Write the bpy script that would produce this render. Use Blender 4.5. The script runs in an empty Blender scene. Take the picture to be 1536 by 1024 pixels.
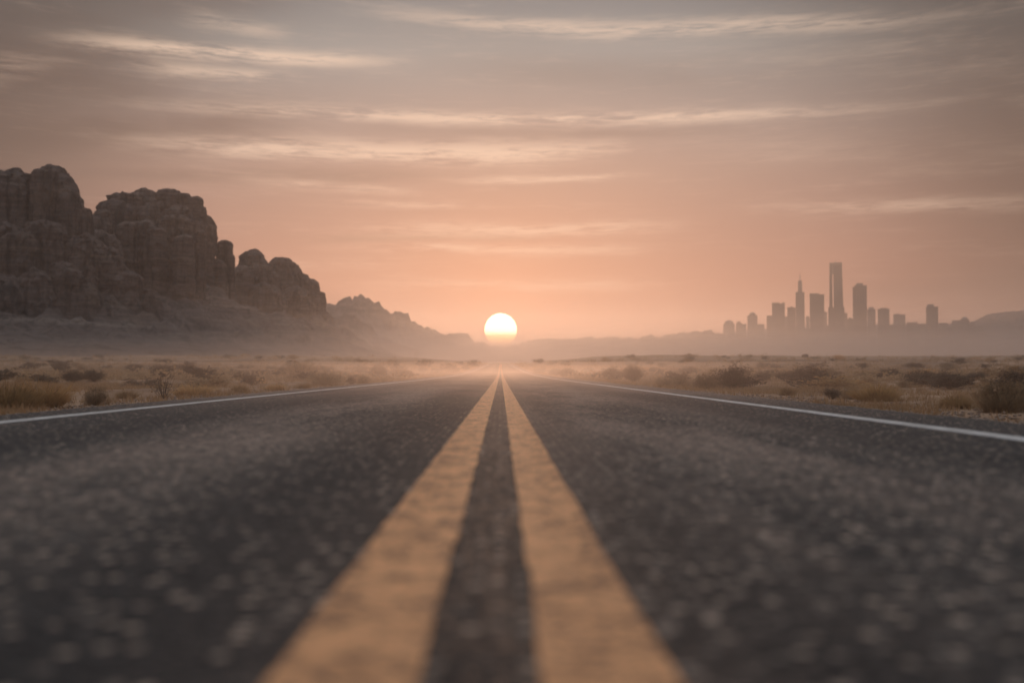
import bpy, math, random
import numpy as np
from math import radians, sin, cos, pi, atan2, tan, sqrt, exp

random.seed(7)
RNG = np.random.default_rng(7)
scene = bpy.context.scene
COL = scene.collection

# ------------------------------------------------------------------ camera constants (35 mm lens)
CAM_H = 0.38
F = 1493.3                       # focal length in photo pixels
YAW = radians(0.652)             # camera turned a little right of the road
PITCH = radians(1.765)           # and slightly up
SUN_EL = radians(2.45)
SUN_AZ = radians(0.0)            # sun stands over the end of the road (+Y)


def pix_dir(px, py):
    """unit world direction of a photo pixel"""
    x, y, z = (px - 768) / F, 1.0, -(py - 512) / F
    y, z = y * cos(PITCH) - z * sin(PITCH), y * sin(PITCH) + z * cos(PITCH)
    x, y = x * cos(YAW) + y * sin(YAW), -x * sin(YAW) + y * cos(YAW)
    n = sqrt(x * x + y * y + z * z)
    return x / n, y / n, z / n


def pix_at(px, py, depth):
    """world point at forward distance 'depth' (metres along +Y)"""
    d = pix_dir(px, py)
    return d[0] / d[1] * depth, depth, CAM_H + d[2] / d[1] * depth


# ------------------------------------------------------------------ noise
def _hash(i, j, k, seed):
    h = (i.astype(np.int64) * 374761393 + j.astype(np.int64) * 668265263 + k.astype(np.int64) * 1274126177 + seed * 974634777) & 0xFFFFFFFF
    h = ((h ^ (h >> 13)) * 1274126177) & 0xFFFFFFFF
    h = ((h ^ (h >> 16)) * 2246822519) & 0xFFFFFFFF
    return ((h ^ (h >> 15)) & 0xFFFFFF) / float(0xFFFFFF)


def vnoise(x, y, z=None, seed=0):
    x = np.asarray(x, float); y = np.asarray(y, float)
    z = np.zeros_like(x) if z is None else np.asarray(z, float)
    i, j, k = np.floor(x), np.floor(y), np.floor(z)
    u, v, w = x - i, y - j, z - k
    u, v, w = [t * t * t * (t * (t * 6 - 15) + 10) for t in (u, v, w)]
    r = 0
    for a in (0, 1):
        for b in (0, 1):
            for c in (0, 1):
                r = r + _hash(i + a, j + b, k + c, seed) * (u if a else 1 - u) * (v if b else 1 - v) * (w if c else 1 - w)
    return r * 2 - 1


def fbm(x, y, z=None, octaves=4, seed=0, gain=.5):
    z = np.zeros_like(np.asarray(x, float)) if z is None else z
    r, a, f = 0, 1.0, 1.0
    for o in range(octaves):
        r = r + a * vnoise(np.asarray(x) * f + 17.3 * o, np.asarray(y) * f + 5.1 * o, np.asarray(z) * f, seed + o)
        a *= gain; f *= 2.03
    return r


def sstep(a, b, x):
    t = np.clip((np.asarray(x, float) - a) / (b - a), 0, 1)
    return t * t * (3 - 2 * t)


# ------------------------------------------------------------------ ground profile
_d = np.linspace(0, 12000, 48001)
_s = 0.021 * sstep(22, 170, _d) * (1 - sstep(430, 640, _d))
_z = np.concatenate([[0], np.cumsum(_s[:-1] * np.diff(_d))])
ROAD_L, ROAD_R = -4.55, 3.95      # pavement edges


def zprof(y):
    return np.interp(np.maximum(y, 0), _d, _z)


def zroad(y):
    return .62 * zprof(y)


def lateral(x):
    """the plain rises a little higher on both sides than along the road"""
    return .62 + .38 * sstep(6, 70, np.abs(x))


def ground_z(x, y):
    x = np.asarray(x, float); y = np.asarray(y, float)
    off = np.maximum(np.maximum(ROAD_L - x, x - ROAD_R), 0)
    m = sstep(0.25, 3.5, off)
    near = 1 - sstep(40, 120, np.abs(y))
    u = 0.05 * near * vnoise(x / 1.3, y / 1.7, seed=3) + 0.10 * (1 - sstep(150, 300, np.abs(y))) * vnoise(x / 5, y / 6, seed=4)
    u = u + 0.55 * sstep(30, 260, np.abs(y)) * sstep(4, 40, off) * fbm(x / 42, y / 60, octaves=2, seed=5)
    return zprof(y) * lateral(x) - 0.035 - 0.02 * sstep(0, .3, off) + m * u


def ground_hit(px, py):
    dx, dy, dz = pix_dir(px, py)
    t = 2.0
    while t < 900:
        x, y, z = dx * t, dy * t, CAM_H + dz * t
        if z <= float(ground_z(x, y)):
            break
        t *= 1.004
    return dx * t, dy * t, float(ground_z(dx * t, dy * t)), t


# ------------------------------------------------------------------ object helpers
def mesh_obj(name, verts, faces, mat, parent=None, smooth=False, loc=(0, 0, 0)):
    me = bpy.data.meshes.new(name)
    if isinstance(verts, np.ndarray):
        verts = verts.reshape(-1, 3)
    if isinstance(faces, np.ndarray):
        nv, nf, k = len(verts), len(faces), faces.shape[1]
        me.vertices.add(nv); me.vertices.foreach_set('co', np.asarray(verts, np.float32).ravel())
        me.loops.add(nf * k); me.loops.foreach_set('vertex_index', faces.astype(np.int32).ravel())
        me.polygons.add(nf); me.polygons.foreach_set('loop_start', np.arange(0, nf * k, k, dtype=np.int32))
        me.polygons.foreach_set('loop_total', np.full(nf, k, np.int32))
        me.update(calc_edges=True)
    else:
        me.from_pydata([tuple(v) for v in verts], [], faces)
    me.materials.append(mat)
    if smooth:
        me.polygons.foreach_set('use_smooth', [True] * len(me.polygons))
    me.validate()
    o = bpy.data.objects.new(name, me)
    COL.objects.link(o)
    o.location = loc
    if parent is not None:
        o.parent = parent
    return o


def empty(name, loc):
    o = bpy.data.objects.new(name, None)
    o.empty_display_size = .2
    COL.objects.link(o)
    o.location = loc
    return o


def tag(o, label=None, cat=None, group=None, kind=None):
    for k, v in (('label', label), ('category', cat), ('group', group), ('kind', kind)):
        if v:
            o[k] = v
    return o


def grid_faces(nu, nv, wrap=False):
    """quads of a (nu rows, nv columns) vertex grid"""
    i, j = np.meshgrid(np.arange(nu - 1), np.arange(nv if wrap else nv - 1), indexing='ij')
    j2 = (j + 1) % nv
    return np.stack([i * nv + j, i * nv + j2, (i + 1) * nv + j2, (i + 1) * nv + j], -1).reshape(-1, 4)


class MB:
    """collects quads / boxes / tubes into one mesh"""
    def __init__(self):
        self.v, self.f, self.n = [], [], 0

    def add(self, v, f):
        self.f += [tuple(i + self.n for i in q) for q in f]
        self.v += [tuple(p) for p in v]
        self.n = len(self.v)

    def prism(self, base, top):
        """two rings of equal length -> closed solid"""
        n = len(base)
        v = list(base) + list(top)
        f = [(i, (i + 1) % n, n + (i + 1) % n, n + i) for i in range(n)] + [tuple(range(n))[::-1], tuple(range(n, 2 * n))]
        self.add(v, f)

    def box(self, x0, x1, y0, y1, z0, z1, tx=0, ty=0):
        b = [(x0, y0, z0), (x1, y0, z0), (x1, y1, z0), (x0, y1, z0)]
        t = [(x0 + tx, y0 + ty, z1), (x1 - tx, y0 + ty, z1), (x1 - tx, y1 - ty, z1), (x0 + tx, y1 - ty, z1)]
        self.prism(b, t)

    def cone(self, x, y, z0, z1, r0, r1, n=10):
        ring = lambda r, z: [(x + r * cos(2 * pi * i / n), y + r * sin(2 * pi * i / n), z) for i in range(n)]
        self.prism(ring(r0, z0), ring(r1, z1))

    def build(self, name, mat, parent=None, loc=(0, 0, 0)):
        return mesh_obj(name, self.v, self.f, mat, parent, loc=loc)


# ------------------------------------------------------------------ node helpers
class NT:
    def __init__(self, tree):
        self.t = tree; self.n = tree.nodes; self.l = tree.links

    def node(self, typ, **kw):
        n = self.n.new(typ)
        for k, v in kw.items():
            setattr(n, k, v)
        return n

    def set(self, sock, v):
        if v is None:
            return
        if isinstance(v, bpy.types.NodeSocket):
            self.l.new(v, sock)
        else:
            sock.default_value = v

    def math(self, op, a, b=None, c=None, clamp=False):
        n = self.node('ShaderNodeMath', operation=op, use_clamp=clamp)
        for s, v in zip(n.inputs, (a, b, c)):
            self.set(s, v)
        return n.outputs[0]

    def smooth(self, x, a, b, lo=0., hi=1.):
        n = self.node('ShaderNodeMapRange', interpolation_type='SMOOTHSTEP')
        self.set(n.inputs['Value'], x)
        for k, v in (('From Min', a), ('From Max', b), ('To Min', lo), ('To Max', hi)):
            n.inputs[k].default_value = v
        return n.outputs[0]

    def mix(self, fac, a, b, mode='MIX'):
        n = self.node('ShaderNodeMix', data_type='RGBA', blend_type=mode)
        self.set(n.inputs[0], fac)
        for s, v in ((n.inputs[6], a), (n.inputs[7], b)):
            if isinstance(v, tuple) and len(v) == 3:
                v = v + (1,)
            self.set(s, v)
        return n.outputs[2]

    def noise(self, vec, scale, detail=4, rough=.55, dim='3D', dist=0):
        n = self.node('ShaderNodeTexNoise', noise_dimensions=dim)
        self.set(n.inputs['Vector'], vec)
        n.inputs['Scale'].default_value = scale
        n.inputs['Detail'].default_value = detail
        n.inputs['Roughness'].default_value = rough
        n.inputs['Distortion'].default_value = dist
        return n.outputs[0]

    def mapping(self, vec, scale=(1, 1, 1), rot=(0, 0, 0), loc=(0, 0, 0)):
        n = self.node('ShaderNodeMapping')
        self.set(n.inputs[0], vec)
        n.inputs['Location'].default_value = loc
        n.inputs['Rotation'].default_value = rot
        n.inputs['Scale'].default_value = scale
        return n.outputs[0]

    def ramp(self, x, stops):
        n = self.node('ShaderNodeValToRGB')
        e = n.color_ramp.elements
        while len(e) < len(stops):
            e.new(.5)
        for el, (p, c) in zip(e, stops):
            el.position = p
            el.color = (*c, 1) if len(c) == 3 else c
        self.set(n.inputs[0], x)
        return n.outputs[0]

    def bump(self, h, strength, dist, normal=None):
        n = self.node('ShaderNodeBump')
        n.inputs['Strength'].default_value = strength
        n.inputs['Distance'].default_value = dist
        self.set(n.inputs['Height'], h)
        if normal is not None:
            self.l.new(normal, n.inputs['Normal'])
        return n.outputs[0]


def material(name):
    m = bpy.data.materials.new(name)
    m.use_nodes = True
    t = NT(m.node_tree)
    bsdf = m.node_tree.nodes['Principled BSDF']
    geo = t.node('ShaderNodeNewGeometry')
    return m, t, bsdf, geo.outputs['Position']


# ------------------------------------------------------------------ materials
def mat_asphalt():
    m, t, b, pos = material('asphalt')
    big = t.noise(pos, .35, 4, .6)
    vor = t.node('ShaderNodeTexVoronoi', feature='F1', voronoi_dimensions='2D')
    t.set(vor.inputs['Vector'], pos); vor.inputs['Scale'].default_value = 62
    sep = t.node('ShaderNodeSeparateColor'); t.l.new(vor.outputs['Color'], sep.inputs[0])
    rnd = sep.outputs[0]; rnd2 = sep.outputs[1]
    clump = t.noise(pos, 14, 4, .65)
    stone = t.ramp(rnd, [(0, (.011, .0115, .0125)), (.54, (.018, .0185, .020)), (.72, (.055, .051, .049)), (.87, (.27, .22, .185)), (1, (.70, .57, .47))])
    stone = t.mix(t.smooth(vor.outputs['Distance'], .40, .68), stone, (.018, .0175, .0175))
    stone = t.mix(t.smooth(clump, .40, .56), (.017, .0175, .0185), stone)
    # pale dust drifted along the middle of each lane, with its own ragged shape
    sx = t.node('ShaderNodeSeparateXYZ'); t.l.new(pos, sx.inputs[0])
    x = sx.outputs[0]; y = sx.outputs[1]
    wob = t.noise(t.mapping(pos, (.9, .16, 1)), 1.0, 5, .65)
    band = None
    for cx, w in ((-1.55, .95), (1.0, 1.6)):
        g = t.smooth(t.math('ABSOLUTE', t.math('SUBTRACT', x, cx)), w, 0.05)
        band = g if band is None else t.math('MAXIMUM', band, g)
    # bare stones show where the bitumen has worn off, mostly in the lane middles
    worn = t.math('MULTIPLY', t.smooth(band, 0, .7, .34, 1.0), t.smooth(big, .35, .62, .6, 1.0))
    stone = t.mix(worn, (.020, .0205, .022), stone)
    # single pale pebbles in the worn surface
    v2 = t.node('ShaderNodeTexVoronoi', feature='F1', voronoi_dimensions='2D'); t.set(v2.inputs['Vector'], pos); v2.inputs['Scale'].default_value = 24
    s2 = t.node('ShaderNodeSeparateColor'); t.l.new(v2.outputs['Color'], s2.inputs[0])
    peb = t.math('MULTIPLY', t.math('GREATER_THAN', s2.outputs[0], .80), t.smooth(v2.outputs['Distance'], .36, .26))
    stone = t.mix(peb, stone, t.mix(s2.outputs[1], (.22, .17, .14), (.74, .56, .43)))
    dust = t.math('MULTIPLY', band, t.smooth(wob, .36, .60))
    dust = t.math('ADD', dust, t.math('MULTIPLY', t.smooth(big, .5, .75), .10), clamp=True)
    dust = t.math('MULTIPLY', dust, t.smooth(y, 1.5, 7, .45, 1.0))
    far_sheen = t.math('MULTIPLY', t.smooth(y, 7, 24), t.smooth(t.noise(t.mapping(pos, (.5, .11, 1)), 1.0, 5, .6), .32, .60))  # sun sheen and glow on the road ahead, painted as paler patches
    dust = t.math('MAXIMUM', dust, t.math('MULTIPLY', far_sheen, .8))
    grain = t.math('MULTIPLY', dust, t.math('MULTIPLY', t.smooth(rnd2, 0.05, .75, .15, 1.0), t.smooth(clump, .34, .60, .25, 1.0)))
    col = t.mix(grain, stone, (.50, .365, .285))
    # darker bands along both lanes and between the centre lines
    dark_band = None
    for cx, w in ((-.62, .42), (.40, .30), (-2.7, .5), (2.15, .4), (-.03, .16)):
        g = t.smooth(t.math('ABSOLUTE', t.math('SUBTRACT', t.math('ADD', x, t.math('MULTIPLY', wob, .12)), cx + .06)), w, .08)
        dark_band = g if dark_band is None else t.math('MAXIMUM', dark_band, g)
    col = t.mix(t.math('MULTIPLY', dark_band, .45), col, t.mix(1.0, col, (.42, .42, .44), 'MULTIPLY'))
    # sealed transverse cracks
    crack = t.noise(t.mapping(pos, (.5, 3.2, 1)), 1.1, 6, .7)
    cr = t.smooth(t.math('ABSOLUTE', t.math('SUBTRACT', crack, .5)), .012, .0)
    col = t.mix(t.math('MULTIPLY', cr, .55), col, (.010, .010, .010))
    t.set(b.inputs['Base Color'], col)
    shiny = t.math('MULTIPLY', t.math('GREATER_THAN', sep.outputs[2], .55), t.smooth(grain, .5, .1))
    t.set(b.inputs['Roughness'], t.math('SUBTRACT', t.smooth(rnd2, 0, 1, .70, .95), t.math('MULTIPLY', shiny, .06)))
    b.inputs['Specular IOR Level'].default_value = .4
    h = t.math('ADD', t.math('MULTIPLY', vor.outputs['Distance'], -.9), t.math('MULTIPLY', rnd, .55))
    n1 = t.bump(h, .8, .008)
    n2 = t.bump(big, .35, .05, n1)
    t.l.new(n2, b.inputs['Normal'])
    return m


def mat_paint(name, colour, colour2, wear, asphalt=(.035, .03, .028)):
    m, t, b, pos = material(name)
    blot = t.noise(pos, 7, 6, .68)
    fine = t.noise(pos, 55, 3, .7)
    cross = t.noise(t.mapping(pos, (4, 9, 1)), 1.0, 6, .72, dist=.6)
    col = t.mix(t.smooth(blot, .40, .60), colour2, colour)
    w = t.math('MULTIPLY', t.smooth(fine, .50, .66), t.smooth(blot, .66, .40))
    w2 = t.smooth(t.math('ABSOLUTE', t.math('SUBTRACT', cross, .5)), .022, .0)
    vs = t.node('ShaderNodeTexVoronoi', voronoi_dimensions='2D'); t.set(vs.inputs['Vector'], pos); vs.inputs['Scale'].default_value = 62
    ss = t.node('ShaderNodeSeparateColor'); t.l.new(vs.outputs['Color'], ss.inputs[0])
    w3 = t.math('MULTIPLY', t.math('GREATER_THAN', ss.outputs[0], .72), t.smooth(blot, .62, .42))
    w = t.math('MULTIPLY', t.math('MAXIMUM', t.math('MAXIMUM', w, w3), t.math('MULTIPLY', w2, .55)), wear)
    col = t.mix(w, col, asphalt)
    t.set(b.inputs['Base Color'], col)
    t.set(b.inputs['Roughness'], t.smooth(fine, .3, .7, .6, .85))
    b.inputs['Specular IOR Level'].default_value = .3
    vor = t.node('ShaderNodeTexVoronoi'); t.set(vor.inputs['Vector'], pos); vor.inputs['Scale'].default_value = 72
    n1 = t.bump(t.math('ADD', vor.outputs['Distance'], t.math('MULTIPLY', fine, .6)), .55, .004)
    n2 = t.bump(cross, .25, .008, n1)
    t.l.new(n2, b.inputs['Normal'])
    return m


def mat_ground():
    m, t, b, pos = material('desert_soil')
    a = t.noise(t.mapping(pos, (.22, .22, 1)), 1.0, 6, .62)
    c = t.noise(pos, 6, 5, .65)
    f = t.noise(pos, 45, 3, .7)
    far = t.noise(t.mapping(pos, (.03, .05, 1)), 1.0, 6, .65)
    col = t.ramp(a, [(.3, (.22, .135, .085)), (.5, (.40, .25, .16)), (.68, (.56, .37, .25))])
    col = t.mix(t.smooth(c, .52, .72, 0, .55), col, (.20, .135, .09))
    col = t.mix(t.smooth(f, .56, .74, 0, .55), col, (.50, .37, .26))
    col = t.mix(t.smooth(far, .45, .62, 0, .8), col, (.12, .082, .058))
    t.set(b.inputs['Base Color'], col)
    b.inputs['Roughness'].default_value = .95
    b.inputs['Specular IOR Level'].default_value = .15
    n1 = t.bump(c, .8, .06)
    n2 = t.bump(f, .8, .015, n1)
    t.l.new(n2, b.inputs['Normal'])
    return m


def mat_rock(name, tone=1.0, scale=1.0):
    m, t, b, pos = material(name)
    strata = t.noise(t.mapping(pos, (.012 * scale, .012 * scale, .16 * scale)), 1.0, 7, .62)
    vert = t.noise(t.mapping(pos, (.12 * scale, .12 * scale, .014 * scale)), 1.0, 6, .62)
    blot = t.noise(pos, .035 * scale, 7, .62)
    fine = t.noise(pos, .45 * scale, 6, .7)
    c = lambda r, g, bl: (r * tone, g * tone, bl * tone)
    col = t.ramp(strata, [(.34, c(.14, .108, .098)), (.45, c(.25, .19, .165)), (.53, c(.17, .13, .118)), (.64, c(.32, .25, .21))])
    col = t.mix(t.smooth(vert, .5, .62, 0, .75), col, c(.07, .055, .05))
    col = t.mix(t.smooth(blot, .52, .7, 0, .5), col, c(.28, .20, .15))
    col = t.mix(t.smooth(fine, .5, .66, 0, .6), col, c(.085, .066, .06))
    t.set(b.inputs['Base Color'], col)
    b.inputs['Roughness'].default_value = .95
    b.inputs['Specular IOR Level'].default_value = .12
    h = t.math('ADD', t.math('MULTIPLY', strata, .5), t.math('ADD', t.math('MULTIPLY', fine, .6), t.math('MULTIPLY', vert, 1.3)))
    t.l.new(t.bump(h, 1.0, 3.0 / scale), b.inputs['Normal'])
    return m


def mat_foliage(name, c1, c2, transl=.25, var=.35):
    m = bpy.data.materials.new(name); m.use_nodes = True
    t = NT(m.node_tree)
    b = t.n['Principled BSDF']; out = t.n['Material Output']
    info = t.node('ShaderNodeObjectInfo'); geo = t.node('ShaderNodeNewGeometry')
    n = t.noise(geo.outputs['Position'], 14, 3, .6)
    col = t.mix(t.smooth(n, .35, .65), c1, c2)
    hsv = t.node('ShaderNodeHueSaturation')
    t.set(hsv.inputs['Color'], col)
    t.set(hsv.inputs['Value'], t.smooth(info.outputs['Random'], 0, 1, 1 - var, 1 + var))
    t.set(b.inputs['Base Color'], hsv.outputs[0])
    b.inputs['Roughness'].default_value = .8
    b.inputs['Specular IOR Level'].default_value = .2
    tr = t.node('ShaderNodeBsdfTranslucent'); t.set(tr.inputs[0], hsv.outputs[0])
    mx = t.node('ShaderNodeMixShader'); mx.inputs[0].default_value = transl
    t.l.new(b.outputs[0], mx.inputs[1]); t.l.new(tr.outputs[0], mx.inputs[2])
    t.l.new(mx.outputs[0], out.inputs['Surface'])
    return m


def mat_plain(name, col, rough=.8, noise=.25, scale=6.):
    m, t, b, pos = material(name)
    n = t.noise(pos, scale, 5, .6)
    dark = tuple(c * (1 - noise) for c in col); light = tuple(min(1, c * (1 + noise)) for c in col)
    t.set(b.inputs['Base Color'], t.mix(t.smooth(n, .3, .7), dark, light))
    b.inputs['Roughness'].default_value = rough
    t.l.new(t.bump(n, .3, .02), b.inputs['Normal'])
    return m


def mat_facade(name, wall, glass, floor_h=3.8, bay=4.2):
    """storeys and bays as a procedural grid in object coordinates"""
    m, t, b, pos = material(name)
    s = t.node('ShaderNodeSeparateXYZ'); t.l.new(pos, s.inputs[0])
    fz = t.math('FRACT', t.math('DIVIDE', s.outputs[2], floor_h))
    fx = t.math('FRACT', t.math('DIVIDE', t.math('ADD', s.outputs[0], s.outputs[1]), bay))
    win = t.math('MULTIPLY', t.math('GREATER_THAN', fz, .35), t.math('GREATER_THAN', fx, .22))
    t.set(b.inputs['Base Color'], t.mix(win, wall, glass))
    t.set(b.inputs['Roughness'], t.math('SUBTRACT', .8, t.math('MULTIPLY', win, .5)))
    return m


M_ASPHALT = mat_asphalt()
M_YELLOW = mat_paint('worn_yellow_paint', (1.0, .49, .225), (.80, .385, .175), .9)
M_WHITE = mat_paint('worn_white_paint', (.80, .77, .74), (.66, .62, .58), .5)
M_SOIL = mat_ground()
M_ROCK = mat_rock('sandstone', .9)
M_FARROCK = mat_rock('distant_sandstone', .9, .4)
M_HILL = mat_rock('hill_rock', .8, .3)
M_GOLD = mat_foliage('dry_golden_grass', (.44, .27, .12), (.56, .37, .18), .45)
M_STRAW = mat_foliage('straw_grass', (.40, .25, .13), (.52, .35, .20), .35, .2)
M_SAGE = mat_foliage('dark_sage_leaves', (.105, .083, .060), (.17, .128, .09), .34)
M_OLIVE = mat_foliage('olive_brush', (.32, .23, .14), (.44, .31, .19), .42)
M_TWIG = mat_plain('dry_twig_bark', (.12, .09, .065), .9)
M_STONE = mat_plain('roadside_pebble', (.30, .22, .17), .9, .4, 25)
M_CONC = mat_facade('pale_concrete_facade', (.30, .27, .25), (.07, .08, .09))
M_GLASSY = mat_facade('dark_glass_facade', (.16, .15, .15), (.05, .06, .07), 4.0, 3.0)
M_BROWN = mat_facade('brown_stone_facade', (.24, .19, .16), (.06, .06, .065), 3.6, 5.0)
M_ROOF = mat_plain('roof_plant_metal', (.20, .19, .18), .6)
M_STEEL = mat_plain('mast_steel', (.25, .25, .25), .4)
M_HUT = mat_plain('weathered_hut_boards', (.10, .075, .06), .9)

# ------------------------------------------------------------------ ground and road
def stations(a, b, first, growth):
    out, s, p = [a], first, a
    while p < b:
        p += s; s *= growth
        out.append(min(p, b))
    return out


ys_f = stations(0, 7200, .25, 1.022)
ys = np.array([-60, -40, -25, -15, -9, -5, -2.5, -1] + ys_f)
xl = [ROAD_L - v for v in stations(0, 5200, .16, 1.045)][::-1]
xr = [ROAD_R + v for v in stations(0, 5200, .16, 1.045)]
xs = np.array(xl + xr)
Xg, Yg = np.meshgrid(xs, ys)
Zg = ground_z(Xg, Yg)
ground = mesh_obj('ground', np.stack([Xg, Yg, Zg], -1), grid_faces(len(ys), len(xs)), M_SOIL, smooth=True)
tag(ground, 'pale sandy desert plain with dry grass on both sides of the road', 'ground', kind='structure')

ysr = ys[ys < 660]
# pavement: flat top with a ragged outer edge that drops to the soil
el = ROAD_L + .05 * fbm(ysr / .7, ysr * 0, octaves=3, seed=21) + .05
er = ROAD_R + .05 * fbm(ysr / .7, ysr * 0, octaves=3, seed=22) - .05
zt = zroad(ysr)
cols = [(el - .06, zt - .05), (el, zt - .006), (el + .05, zt), (ysr * 0 - 2.2, zt), (ysr * 0, zt), (ysr * 0 + 2.2, zt), (er - .05, zt), (er, zt - .006), (er + .06, zt - .05)]
V = np.stack([np.stack([c[0], ysr, c[1]], -1) for c in cols], 1)
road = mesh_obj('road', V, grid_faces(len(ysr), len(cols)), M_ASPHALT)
tag(road, 'dark worn asphalt road running straight to the setting sun', 'road', kind='structure')


def marking(name, x0, x1, mat, jit, seed, label, y0=-8, y1=655):
    yy = ysr[(ysr >= y0) & (ysr <= y1)]
    # finer stations near the camera so that the worn edges read
    yy = np.unique(np.concatenate([np.arange(0, 30, .05), yy[(yy < 0) | (yy > 30)]]))
    a = x0 + jit * fbm(yy / .23, yy * 0, octaves=4, seed=seed)
    b = x1 + jit * fbm(yy / .23, yy * 0, octaves=4, seed=seed + 9)
    z = np.interp(yy, ysr, zroad(ysr)) + .004
    V = np.stack([np.stack([a, yy, z], -1), np.stack([b, yy, z], -1)], 1)
    o = mesh_obj(name, V, grid_faces(len(yy), 2), mat)
    tag(o, label, 'road marking', kind='structure')
    return o


marking('road_centre_line', -.288, -.100, M_YELLOW, .003, 31, 'left one of the two worn yellow centre lines')
marking('road_centre_line', .052, .219, M_YELLOW, .003, 33, 'right one of the two worn yellow centre lines')
marking('road_edge_line', -3.86, -3.68, M_WHITE, .006, 35, 'thin white edge line along the left shoulder')
marking('road_edge_line', 2.86, 3.04, M_WHITE, .006, 37, 'thin white edge line along the right shoulder')

# ------------------------------------------------------------------ rock massif on the left
def tower_mesh(cx, cy, rx, ry, zb, zt, cap=.7, q=2.3, taper=.12, seed=0, rough=1.0, rot=0.):
    """sandstone column: steep fluted walls under a rounded cap"""
    H = zt - zb
    R = (rx + ry) / 2
    hc = min(cap * R, H * .9)
    na = int(np.clip(2 * pi * R / .8, 48, 280)); nw = int(np.clip((H - hc) / .9, 14, 130)); nc = int(np.clip(hc / .6, 14, 50))
    nz = nw + nc
    th = np.linspace(0, 2 * pi, na, endpoint=False)
    w = np.linspace(0, 1, nw, endpoint=False)
    cs = np.sin(np.linspace(0, pi / 2, nc))
    zl = np.concatenate([w * (H - hc), (H - hc) + cs * hc]) / H
    prof = np.concatenate([1 + taper * (1 - w), np.maximum(1 - cs ** q, 0) ** (1 / q)])
    T, A = np.meshgrid(zl, th, indexing='ij')
    rr = np.repeat(prof[:, None], na, 1)
    # squarish plan
    sq = (np.abs(np.cos(A)) ** 3 + np.abs(np.sin(A)) ** 3) ** (-1 / 3.)
    ux, uy = np.cos(A) * sq, np.sin(A) * sq
    x = ux * rx * rr; y = uy * ry * rr; z = zb + T * H
    wx, wy = x + cx, y + cy
    L = max(R, 8)
    env = np.minimum(1, rr * 1.6)
    flute = fbm(wx / (L * .55), wy / (L * .55), z / (H * 1.3), 3, seed)
    rid = 1 - np.abs(fbm(wx / (L * .30), wy / (L * .30), z / (H * .9), 3, seed + 40)) * 2.2
    crackd = -np.clip(rid - .50, 0, 1) * 2.6
    led = fbm(z / 7.0 + .35 * fbm(wx / 30, wy / 30, octaves=2, seed=seed + 7), wx / 60, wy / 60, 3, 77)
    det = fbm(wx / 4.2, wy / 4.2, z / 4.2, 4, seed + 11)
    arc = A * R / 5 + .9 * fbm(wx / 9, wy / 9, z / 9, 2, seed + 21)
    zz = z / 15 + .8 * fbm(wx / 14, wy / 14, z / 10, 2, seed + 22)
    blk = _hash(np.floor(arc), np.floor(zz), np.floor(arc * 0), seed + 23) - .5
    blk2 = _hash(np.floor(arc * 2.3), np.floor(zz * 2.1), np.floor(arc * 0), seed + 24) - .5
    d = rough * min(1, R / 16) * (blk * 1.3 + blk2 * .5) * env
    d = d + rough * (flute * L * .13 + crackd * L * .13 + led * 1.1 * min(1, R / 14) + det * .9 * min(1, R / 12)) * env
    n = np.sqrt(ux ** 2 + uy ** 2)
    x = x + d * ux / n; y = y + d * uy / n
    topn = fbm(wx / 6, wy / 6, octaves=4, seed=seed + 3) * min(2.2, R * .12) * rough
    z = z + sstep(1 - 1.2 * hc / H, 1, T) * topn + det * .5 * rough * min(1, R / 12)
    if rot:
        x, y = x * cos(rot) - y * sin(rot), x * sin(rot) + y * cos(rot)
    return np.stack([x + cx, y + cy, z], -1).reshape(-1, 3), grid_faces(nz, na, True)


def px_tower(px, halfw, top, depth, base=None, ry=1.0, **kw):
    """size a column from its outline in the photograph and its own distance"""
    depth = depth * 1.08 + max(0, depth - 590) * 1.3
    x, y, z = pix_at(px, top, depth)
    r = halfw / F * depth
    zb = -2 if base is None else pix_at(px, base, depth)[2]
    return dict(cx=x, cy=depth + r * ry * .6, rx=r, ry=r * ry, zb=zb, zt=z, **kw)


def massif(name, towers, talus_box, step, slope, frac, mat, label, seed=0, extra=None):
    vs, fs, n = [], [], 0
    for i, tw in enumerate(towers):
        v, f = tower_mesh(seed=seed + i * 13, **tw)
        vs.append(v); fs.append(f + n); n += len(v)
    x0, x1, y0, y1 = talus_box
    X, Y = np.meshgrid(np.arange(x0, x1, step), np.arange(y0, y1, step))
    Hh = np.full(X.shape, -40.0)
    for tw in towers:
        dd = np.sqrt(((X - tw['cx']) / tw['rx']) ** 2 + ((Y - tw['cy']) / tw['ry']) ** 2)
        dist = np.maximum(dd - .8, 0) * (tw['rx'] + tw['ry']) / 2
        hb = zprof(tw['cy']) + (tw['zt'] - zprof(tw['cy'])) * frac
        Hh = np.maximum(Hh, hb - slope * dist * (1 - .0016 * np.minimum(dist, 200)))
    gul = fbm(X / 38, Y / 38, octaves=5, seed=seed + 91)
    rid = np.abs(fbm(X / 22, Y / 34, octaves=4, seed=seed + 95))
    base = zprof(Y)
    up = sstep(0, 25, Hh - base)
    Hh = Hh + up * (gul * 7 - rid * 7.5) + (fbm(X / 7, Y / 7, octaves=3, seed=seed + 97) * 1.5 - np.abs(fbm(X / 12, Y / 12, octaves=3, seed=seed + 98)) * 2.0) * up
    Hh = np.where(Hh < base - 1, base - 1 - .2 * (base - Hh), Hh)
    vs.append(np.stack([X, Y, Hh], -1).reshape(-1, 3)); fs.append(grid_faces(*X.shape) + n)
    o = mesh_obj(name, np.concatenate(vs), np.concatenate(fs), mat, smooth=False)
    tag(o, label, 'cliff', kind='structure')
    return o


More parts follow.
